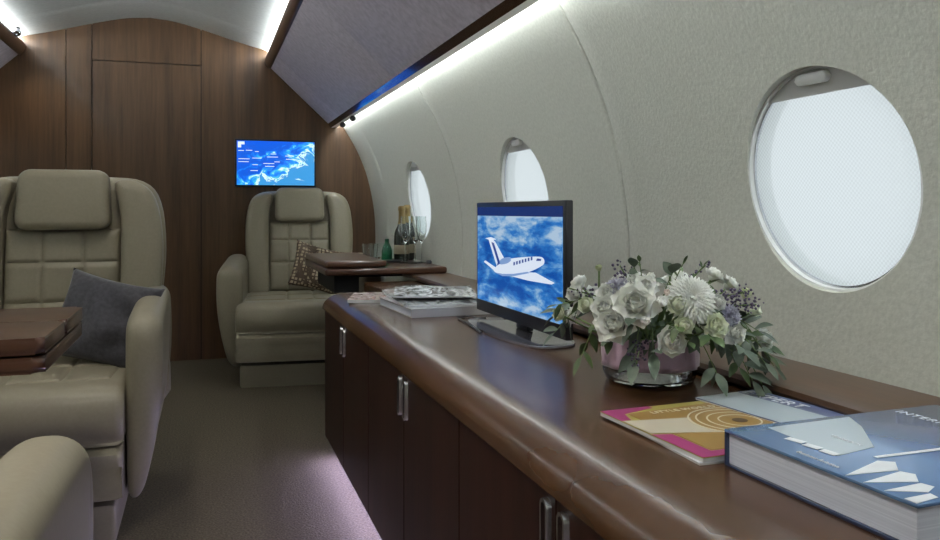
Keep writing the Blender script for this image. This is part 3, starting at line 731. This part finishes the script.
def petmat(name, c1, c2, rough=.55):
    m = mat(name, rough=rough); N, L, b = nodes(m); n = noise_tex(m, (1, 1, 1), 60, 3)
    r = ramp(m, n.outputs[0], [(.35, c1), (.65, c2)]); L.new(r.outputs[0], b.inputs['Base Color']); b.inputs['Subsurface Weight'].default_value = .15; b.inputs['Subsurface Radius'].default_value = (.004, .004, .003); b.inputs['Subsurface Scale'].default_value = .5; return m
M['pw'] = petmat('white_petal', (.80, .82, .76), (.90, .92, .88)); M['pg'] = petmat('greenish_white_petal', (.66, .72, .50), (.82, .86, .72)); M['bud'] = petmat('green_bud', (.40, .48, .22), (.58, .62, .40))
M['scab'] = petmat('lavender_petal', (.36, .36, .46), (.55, .55, .64)); M['purple'] = petmat('purple_blossom', (.05, .035, .075), (.13, .10, .18)); M['pink'] = petmat('blush_bud', (.55, .42, .38), (.7, .6, .52))
M['leaf'] = speck('eucalyptus_leaf', (.065, .095, .068), (.13, .165, .12), 40, .5, .1, .001); M['leaf2'] = speck('deep_green_leaf', (.045, .085, .035), (.10, .15, .055), 40, .45, .1, .001); M['stem'] = mat('green_stem', (.12, .19, .06), .6)
def petal(bm, ang, tilt, rad, h, w, curl, base=.0, z=0, n=5):
    """cupped petal: rises from the axis, leans outward by tilt, rounded tip, curl bends it in (-) or out (+)"""
    G = []; n = max(n, 4)
    for j in range(n + 1):
        t = j / n; row = []
        ww = w * (.35 + .65 * min(1, t * 1.9)) * math.sqrt(max(.06, 1 - max(0, (t - .5) / .5) ** 2.2 * .94))
        for i in range(n + 1):
            q = (i / n - .5) * 2; tt = t * (1 - .10 * q * q * t); lean = tilt + curl * tt * tt
            rr = base + tt * h * math.sin(lean); zz = z + tt * h * math.cos(lean)
            x = q * ww / 2; r2 = rr - .30 * ww * q * q * math.cos(lean) * .8; zz += .20 * ww * q * q * math.sin(lean)
            row.append(bm.verts.new((r2 * math.cos(ang) - x * math.sin(ang), r2 * math.sin(ang) + x * math.cos(ang), zz)))
        G.append(row)
    for j in range(n):
        for i in range(n): bm.faces.new((G[j][i], G[j][i + 1], G[j + 1][i + 1], G[j + 1][i]))
def bloom(kind, r, rnd):
    bm = bmesh.new()
    if kind in ('rose', 'ran'):
        L_ = [(3, .10, .85, -.2), (5, .34, .98, -.25), (6, .62, 1.06, -.2), (6, .95, 1.10, .0), (6, 1.30, 1.10, .15)] if kind == 'rose' else [(4, .12, .72, -.5), (6, .36, .86, -.6), (7, .62, .95, -.65), (8, .92, 1.0, -.6), (8, 1.22, 1.02, -.5), (7, 1.5, 1.0, -.35)]
        for q, (n, tilt, ln, curl) in enumerate(L_):
            for k in range(n): petal(bm, 2 * PI * (k + rnd.random() * .3) / n + q * .7, tilt + rnd.uniform(-.09, .09), 0, r * ln, r * (.95 if q < 2 else 1.12), curl + rnd.uniform(-.1, .1), r * .03 * q, -r * .30)
        bmesh.ops.create_icosphere(bm, subdivisions=2, radius=r * .42, matrix=Matrix.Translation((0, 0, -r * .12)))
    elif kind == 'mum':
        for q in range(9):
            n = 12 + q * 3
            for k in range(n): petal(bm, 2 * PI * (k + rnd.random() * .4) / n, .12 + q * .165 + rnd.uniform(-.05, .05), 0, r * (.62 + .05 * q), r * .26, .25, r * .03 * q, -r * .12, 4)
        bmesh.ops.create_icosphere(bm, subdivisions=2, radius=r * .35, matrix=Matrix.Translation((0, 0, -r * .1)))
    elif kind == 'bud':
        for q, (n, tilt, ln) in enumerate([(3, .12, 1.5), (4, .30, 1.6), (4, .42, 1.5)]):
            for k in range(n): petal(bm, 2 * PI * k / n + q * .6, tilt, 0, r * ln, r * 1.5, -.75, r * .1, -r * .7)
        s = bmesh.ops.create_icosphere(bm, subdivisions=2, radius=r * .62, matrix=Matrix.Translation((0, 0, -r * .1)))
    else:
        for q in range(5):
            n = 8 + q * 4
            for k in range(n): petal(bm, 2 * PI * (k + rnd.random() * .6) / n, .15 + q * .33, 0, r * (.75 + .07 * q), r * .42, rnd.uniform(-.3, .5), r * .03 * q, -r * .15, 3)
        bmesh.ops.create_icosphere(bm, subdivisions=2, radius=r * .45, matrix=Matrix.Translation((0, 0, -r * .1)))
    return bm
FL = [(.640,1.000,.632,.0201,'ran'),(.676,1.004,.692,.0292,'mum'),(.599,1.033,.683,.0292,'rose'),(.572,1.046,.654,.0249,'rose'),(.577,1.074,.695,.0165,'rose'),
(.551,1.096,.677,.0121,'ran'),(.552,1.139,.691,.0125,'ran'),(.566,1.065,.676,.0178,'rose'),(.622,1.044,.707,.0163,'rose'),(.613,1.060,.712,.0135,'rose'),
(.633,1.014,.688,.0102,'bud'),(.606,1.016,.661,.0087,'bud'),(.652,1.003,.684,.0145,'ran'),(.702,.985,.654,.0174,'rose'),(.739,.990,.641,.0161,'rose'),
(.717,.999,.686,.0117,'ran'),(.795,1.036,.692,.0108,'bud'),(.801,1.023,.667,.0107,'bud'),(.826,1.033,.621,.0155,'ran'),(.674,1.058,.727,.0076,'bud'),
(.606,1.159,.728,.0065,'bud'),(.655,.992,.656,.0129,'ran'),(.536,1.159,.657,.0111,'ran'),(.640,1.057,.721,.0075,'bud'),(.645,1.021,.700,.0059,'bud'),
(.588,1.073,.704,.0151,'scab'),(.736,.992,.667,.0147,'scab'),(.600,1.067,.709,.0105,'scab')]
# blooms round the back of the bouquet, seen only from the side
for k in range(9):
    a = .35 + k * .26
    FL.append((VX + .125 * math.cos(a), VY + .02 + .12 * math.sin(a), .665 + .03 * math.sin(k * 2.1), .019 - .002 * (k % 3), ('rose', 'ran')[k % 2]))
for k in range(7): FL.append((VX - .05 + .03 * k, VY - .02 + .03 * math.sin(k * 2), .705 + .012 * math.sin(k * 3), .017, ('rose', 'ran')[k % 2]))
NM = {'ran': 'ranunculus', 'mum': 'chrysanthemum', 'rose': 'rose', 'bud': 'flower_bud', 'scab': 'scabiosa'}
LB = {0: 'round creamy ranunculus at the front, low over the ribbon', 1: 'large shaggy white chrysanthemum on top of the bouquet', 2: 'wide white rose near the top left of the bouquet', 3: 'white rose low on the left of the bouquet above the ribbon',
      4: 'small white rose at the upper left of the bouquet', 5: 'small white ranunculus on the left edge beside the monitor', 6: 'small white ranunculus at the upper left tip by the monitor', 7: 'white rose tucked between the left edge and the low left rose',
      8: 'white rose at the top, left of the centre', 9: 'smaller white rose at the top left behind the wide rose', 12: 'greenish ranunculus beside the large chrysanthemum', 13: 'greenish-white rose on the right of centre', 14: 'bluish-white rose on the lower right beside the purple sprig',
      15: 'small white ranunculus right of the large chrysanthemum', 16: 'round green bud standing up at the far right', 17: 'pale green bud just below the standing bud at right', 18: 'white ranunculus at the lowest right tip of the bouquet', 19: 'white bud standing at the top of the bouquet',
      20: 'thin green-white bud rising alone at the upper left', 21: 'pale green ranunculus behind the low front one', 22: 'greenish ranunculus at the far left, in front of the monitor', 25: 'lavender scabiosa at the upper left', 26: 'lavender scabiosa on the right among purple sprigs', 27: 'small lavender scabiosa near the top left'}
rnd = random.Random(11)
CC = Vector((VX, VY, .60))
for k, (x, y, z, r, kd) in enumerate(FL):
    p = Vector((x, y, z)); dr = (p - CC).normalized()
    if k in (16, 19, 20, 23): dr = Vector((dr.x * .3, dr.y * .3, 1)).normalized()
    elif kd in ('ran', 'mum', 'rose'): dr = (dr * .75 + Vector((-.35, -.75, .35)) * (.6 if k < 28 else 0)).normalized()
    lab = LB.get(k)
    if k in (10, 11, 23, 24): lab = 'small pale closed bud among the white roses'
    if k >= 28: lab = 'white bloom in the inner and rear part of the bouquet'
    m = M['pg'] if k in (12, 13, 21, 22, 17, 5) else M['bud'] if k in (16, 20) else M['pink'] if k == 24 else M['scab'] if kd == 'scab' else M['pw']
    t = thing(NM[kd], lab, 'flower', (x, y, z), 0, 'small closed buds' if k in (10, 11, 23, 24) else ('inner white blooms' if k >= 28 else 'flowers of the bouquet'))
    q = dr.to_track_quat('Z', 'Y').to_matrix().to_4x4()
    rs = r * 1.12
    bm = bloom(kd, rs, rnd); bm.transform(q); fin('petals', bm, m, t, smooth=80)
    bm = bmesh.new(); a = Vector((0, 0, 0)) - dr * rs * .3; b = (Vector((VX + (x - VX) * .25, VY + (y - VY) * .25, .605)) - p); c_ = (a + b) / 2 + Vector((0, 0, -.005 if k not in (16, 20) else -.02))
    c_ = c_ if k not in (16, 19, 20) else a + Vector((0, 0, -.03))
    tube(bm, [a, c_, b], .0017, 6); fin('stem', bm, M['stem'], t)

def leaf(bm, p, d, up, L_, w, droop=.3, n=6):
    d = Vector(d).normalized(); s = d.cross(Vector(up));
    if s.length < 1e-3: s = d.cross(Vector((1, 0, 0)))
    s.normalize(); nrm = s.cross(d).normalized(); rows = []
    for j in range(n + 1):
        t = j / n; c = Vector(p) + d * L_ * t + Vector((0, 0, -1)) * droop * L_ * t * t
        ww = w / 2 * math.sin(PI * (.04 + .93 * t) ** .85)
        rows.append([bm.verts.new(c - s * ww + nrm * ww * .25), bm.verts.new(c), bm.verts.new(c + s * ww + nrm * ww * .25)])
    for A, B in zip(rows, rows[1:]):
        bm.faces.new((A[0], A[1], B[1], B[0])); bm.faces.new((A[1], A[2], B[2], B[1]))
def sprig(pts, nl, L_, w, m, name, lab, grp, seed, extra=None):
    rd = random.Random(seed); P = spline_open([tuple(p) for p in pts], 6) if False else None
    V = [Vector(p) for p in pts]; cur = []
    for i in range(len(V) - 1):
        p0 = V[max(i - 1, 0)]; p1 = V[i]; p2 = V[i + 1]; p3 = V[min(i + 2, len(V) - 1)]
        for t in range(6):
            t /= 6; cur.append(.5 * ((2 * p1) + (-p0 + p2) * t + (2 * p0 - 5 * p1 + 4 * p2 - p3) * t * t + (-p0 + 3 * p1 - 3 * p2 + p3) * t ** 3))
    cur.append(V[-1]); o = cur[0].copy()
    t = thing(name, lab, 'foliage', o, 0, grp)
    bm = bmesh.new(); tube(bm, [c - o for c in cur], .0014, 6, .0006); fin('stem', bm, M['stem'], t)
    bm = bmesh.new(); n = len(cur)
    for k in range(nl):
        i = 1 + int((n - 2) * (k + .7) / nl); i = min(i, n - 1); tg = (cur[i] - cur[i - 1]).normalized()
        a = rd.uniform(0, 2 * PI); sd = tg.cross(Vector((math.cos(a), math.sin(a), .4))).normalized()
        leaf(bm, cur[i] - o, tg * .6 + sd, (rd.uniform(-.5, .5), rd.uniform(-1, 0), 1), L_ * rd.uniform(.75, 1.15), w * rd.uniform(.8, 1.15), .25)
    leaf(bm, cur[-1] - o, cur[-1] - cur[-2], (0, 0, 1), L_, w, .1)
    f = fin('leaves', bm, m, t, smooth=80)
    return t
def sp_to(tx, ty, tz, lift=.03):
    a = Vector((VX + (tx - VX) * .2, VY + (ty - VY) * .2, .612)); b = Vector((tx, ty, tz)); mid = (a * .4 + b * .6) + Vector((0, 0, lift)); return [a, mid, b]
eu, dg_ = M['leaf'], M['leaf2']
SP = [ # tip, lift, leaves, length, width, material, label
 ((.560, 1.130, .592), .055, 9, .030, .013, dg_, 'trailing green sprig hanging down on the left beside the monitor'),
 ((.535, 1.175, .625), .045, 9, .028, .012, eu, 'leafy sprig at the far left in front of the monitor'),
 ((.520, 1.130, .675), .025, 10, .022, .010, dg_, 'short leafy sprig on the upper left tip'),
 ((.605, 1.045, .600), .035, 6, .040, .018, eu, 'broad grey-green leaves hanging over the ribbon on the left'),
 ((.622, 1.020, .612), .030, 5, .045, .017, eu, 'long grey-green leaves hanging over the ribbon at centre'),
 ((.705, .985, .585), .040, 8, .034, .018, eu, 'grey-green sprig drooping to the right of the low front bloom'),
 ((.760, .975, .572), .060, 10, .036, .019, eu, 'long drooping eucalyptus sprig on the lower right'),
 ((.785, .985, .562), .060, 10, .036, .019, eu, 'eucalyptus sprig trailing onto the magazine'),
 ((.822, 1.005, .585), .055, 9, .038, .017, eu, 'eucalyptus sprig at the right reaching the ledge'),
 ((.838, 1.045, .600), .055, 7, .044, .016, dg_, 'pointed green leaves at the far right edge'),
 ((.640, 1.090, .742), .010, 11, .015, .007, dg_, 'fine fluffy green sprig rising from the top left'),
 ((.622, 1.075, .735), .015, 5, .030, .016, eu, 'upright grey-green leaves at the top left'),
 ((.660, 1.030, .728), .012, 4, .036, .020, eu, 'broad grey leaves upright at the top centre'),
 ((.700, 1.060, .742), .010, 8, .016, .005, dg_, 'thin green sprig at the top right of centre'),
 ((.735, 1.060, .735), .010, 8, .016, .005, dg_, 'thin green sprig rising on the right side'),
 ((.590, 1.025, .665), .020, 4, .036, .017, eu, 'pair of grey leaves in front of the wide white rose'),
 ((.690, .975, .640), .020, 6, .032, .018, dg_, 'dark leaves between the front bloom and the greenish rose'),
 ((.570, 1.060, .632), .020, 8, .024, .012, dg_, 'dark foliage below the left roses'),
 ((.790, 1.000, .640), .030, 7, .034, .016, eu, 'grey-green leaves under the right buds'),
 ((.740, .970, .620), .030, 7, .034, .018, eu, 'grey-green leaves below the bluish rose'),
 ((.640, .985, .655), .015, 6, .026, .014, dg_, 'dark leaves behind the low front bloom'),
 ((.720, 1.020, .712), .015, 6, .026, .012, dg_, 'dark leaves above the right roses'),
 ((.770, .960, .600), .045, 10, .028, .016, eu, 'dense grey-green sprig at the lower right under the bluish rose'),
 ((.745, .985, .590), .045, 10, .028, .014, dg_, 'dark leafy sprig at the lower right above the magazine'),
 ((.805, 1.000, .605), .045, 10, .028, .015, dg_, 'dark leafy sprig below the rightmost ranunculus'),
 ((.560, 1.080, .650), .030, 10, .022, .011, dg_, 'dark leafy sprig among the small blooms by the monitor'),
 ((.660, .985, .632), .018, 9, .018, .010, dg_, 'small dark leaves around the low front bloom'),
 ((.850, 1.180, .640), .040, 9, .034, .018, eu, 'eucalyptus sprig at the rear right by the wall'),
 ((.700, 1.330, .640), .040, 9, .034, .018, eu, 'eucalyptus sprig at the rear of the bouquet'),
 ((.590, 1.280, .640), .040, 9, .034, .018, eu, 'eucalyptus sprig at the rear left behind the monitor side')]
for k, (tp, lf, nl, LL, ww, mm, lab) in enumerate(SP):
    sprig(sp_to(*tp, lf), nl, LL, ww, mm, 'eucalyptus_sprig' if mm is eu else 'leafy_sprig', lab, 'sprigs of the bouquet', 40 + k)
def lav(tx, ty, tz, lab, seed, n=70):
    rd = random.Random(seed); pts = sp_to(tx, ty, tz, .02); b = pts[-1]; a = pts[0]; d = (b - pts[1]).normalized()
    t = thing('purple_sprig', lab, 'foliage', tuple(b), 0, 'purple sprigs')
    bm = bmesh.new(); tube(bm, [p - b for p in pts], .0012, 6); fin('stem', bm, M['stem'], t)
    bm = bmesh.new()
    for k in range(n):
        c = -d * rd.uniform(0, .05) + Vector((rd.gauss(0, .0065), rd.gauss(0, .0065), rd.gauss(0, .006)))
        bmesh.ops.create_icosphere(bm, subdivisions=1, radius=rd.uniform(.0013, .0028), matrix=Matrix.Translation(c))
    fin('blossoms', bm, M['purple'], t)
lav(.758, .992, .700, 'purple blossom sprig on the right, leaning up beside the scabiosa', 1)
lav(.785, 1.000, .680, 'purple blossom sprig on the right, below the green bud', 2)
lav(.600, 1.030, .598, 'violet sprig hanging against the ribbon', 3, 50)
lav(.612, 1.100, .735, 'purple sprig at the top left of the bouquet', 4, 50)
lav(.745, 1.070, .735, 'purple sprig reaching up at the top right', 5, 18)
lav(.540, 1.130, .700, 'purple sprig at the upper left tip', 6, 20)

# ------------------------------------------------------------------ light
w = bpy.data.worlds.new('world'); S.world = w; w.use_nodes = True
bg = w.node_tree.nodes['Background']; bg.inputs[0].default_value = (.93, .97, 1.0, 1); bg.inputs[1].default_value = 1.0
def light(name, typ, loc, rot, energy, col, **k):
    l = bpy.data.lights.new(name, typ); l.energy = energy; l.color = col
    for a, b in k.items(): setattr(l, a, b)
    o = bpy.data.objects.new(name, l); COL.objects.link(o); o.location = loc; o.rotation_euler = rot; return o
for k, (y, pw) in enumerate(((-.5, 20), (.85, 48), (2.1, 15), (3.3, 9))):     # made-up spots over the aisle, added to fill the dark cabin
    light('fill_spot', 'SPOT', (XC, y, 1.845), (0, 0, 0), pw, (1, .94, .85), spot_size=R(120), spot_blend=.8, shadow_soft_size=.05)
    t = fin('fill_spot_fitting', lathe([(0, 0), (.028, 0), (.032, -.004), (.036, -.002), (.036, .012), (0, .012)], 24), M['chrome'], loc=(XC, y, 1.853)); tag(t, 'small round ceiling fitting added for a fill light above the aisle', 'lamp', 'added fill lights')
light('reading_lamp', 'SPOT', (-.80, 4.40, 1.66), (R(28), 0, 0), 3.5, (1, .88, .6), spot_size=R(80), spot_blend=1, shadow_soft_size=.02)

# ------------------------------------------------------------------ camera
cam = bpy.data.cameras.new('camera'); co = bpy.data.objects.new('camera', cam); COL.objects.link(co)
co.location = (0, 0, .82); co.rotation_euler = (R(90), 0, -math.atan(267 / 800))
cam.sensor_width = 36; cam.lens = 800 / 940 * 36; cam.shift_y = -59 / 940; cam.clip_start = .01
S.camera = co
S.view_settings.view_transform = 'Standard'; S.view_settings.look = 'None'; S.view_settings.gamma = 1; S.view_settings.exposure = 0
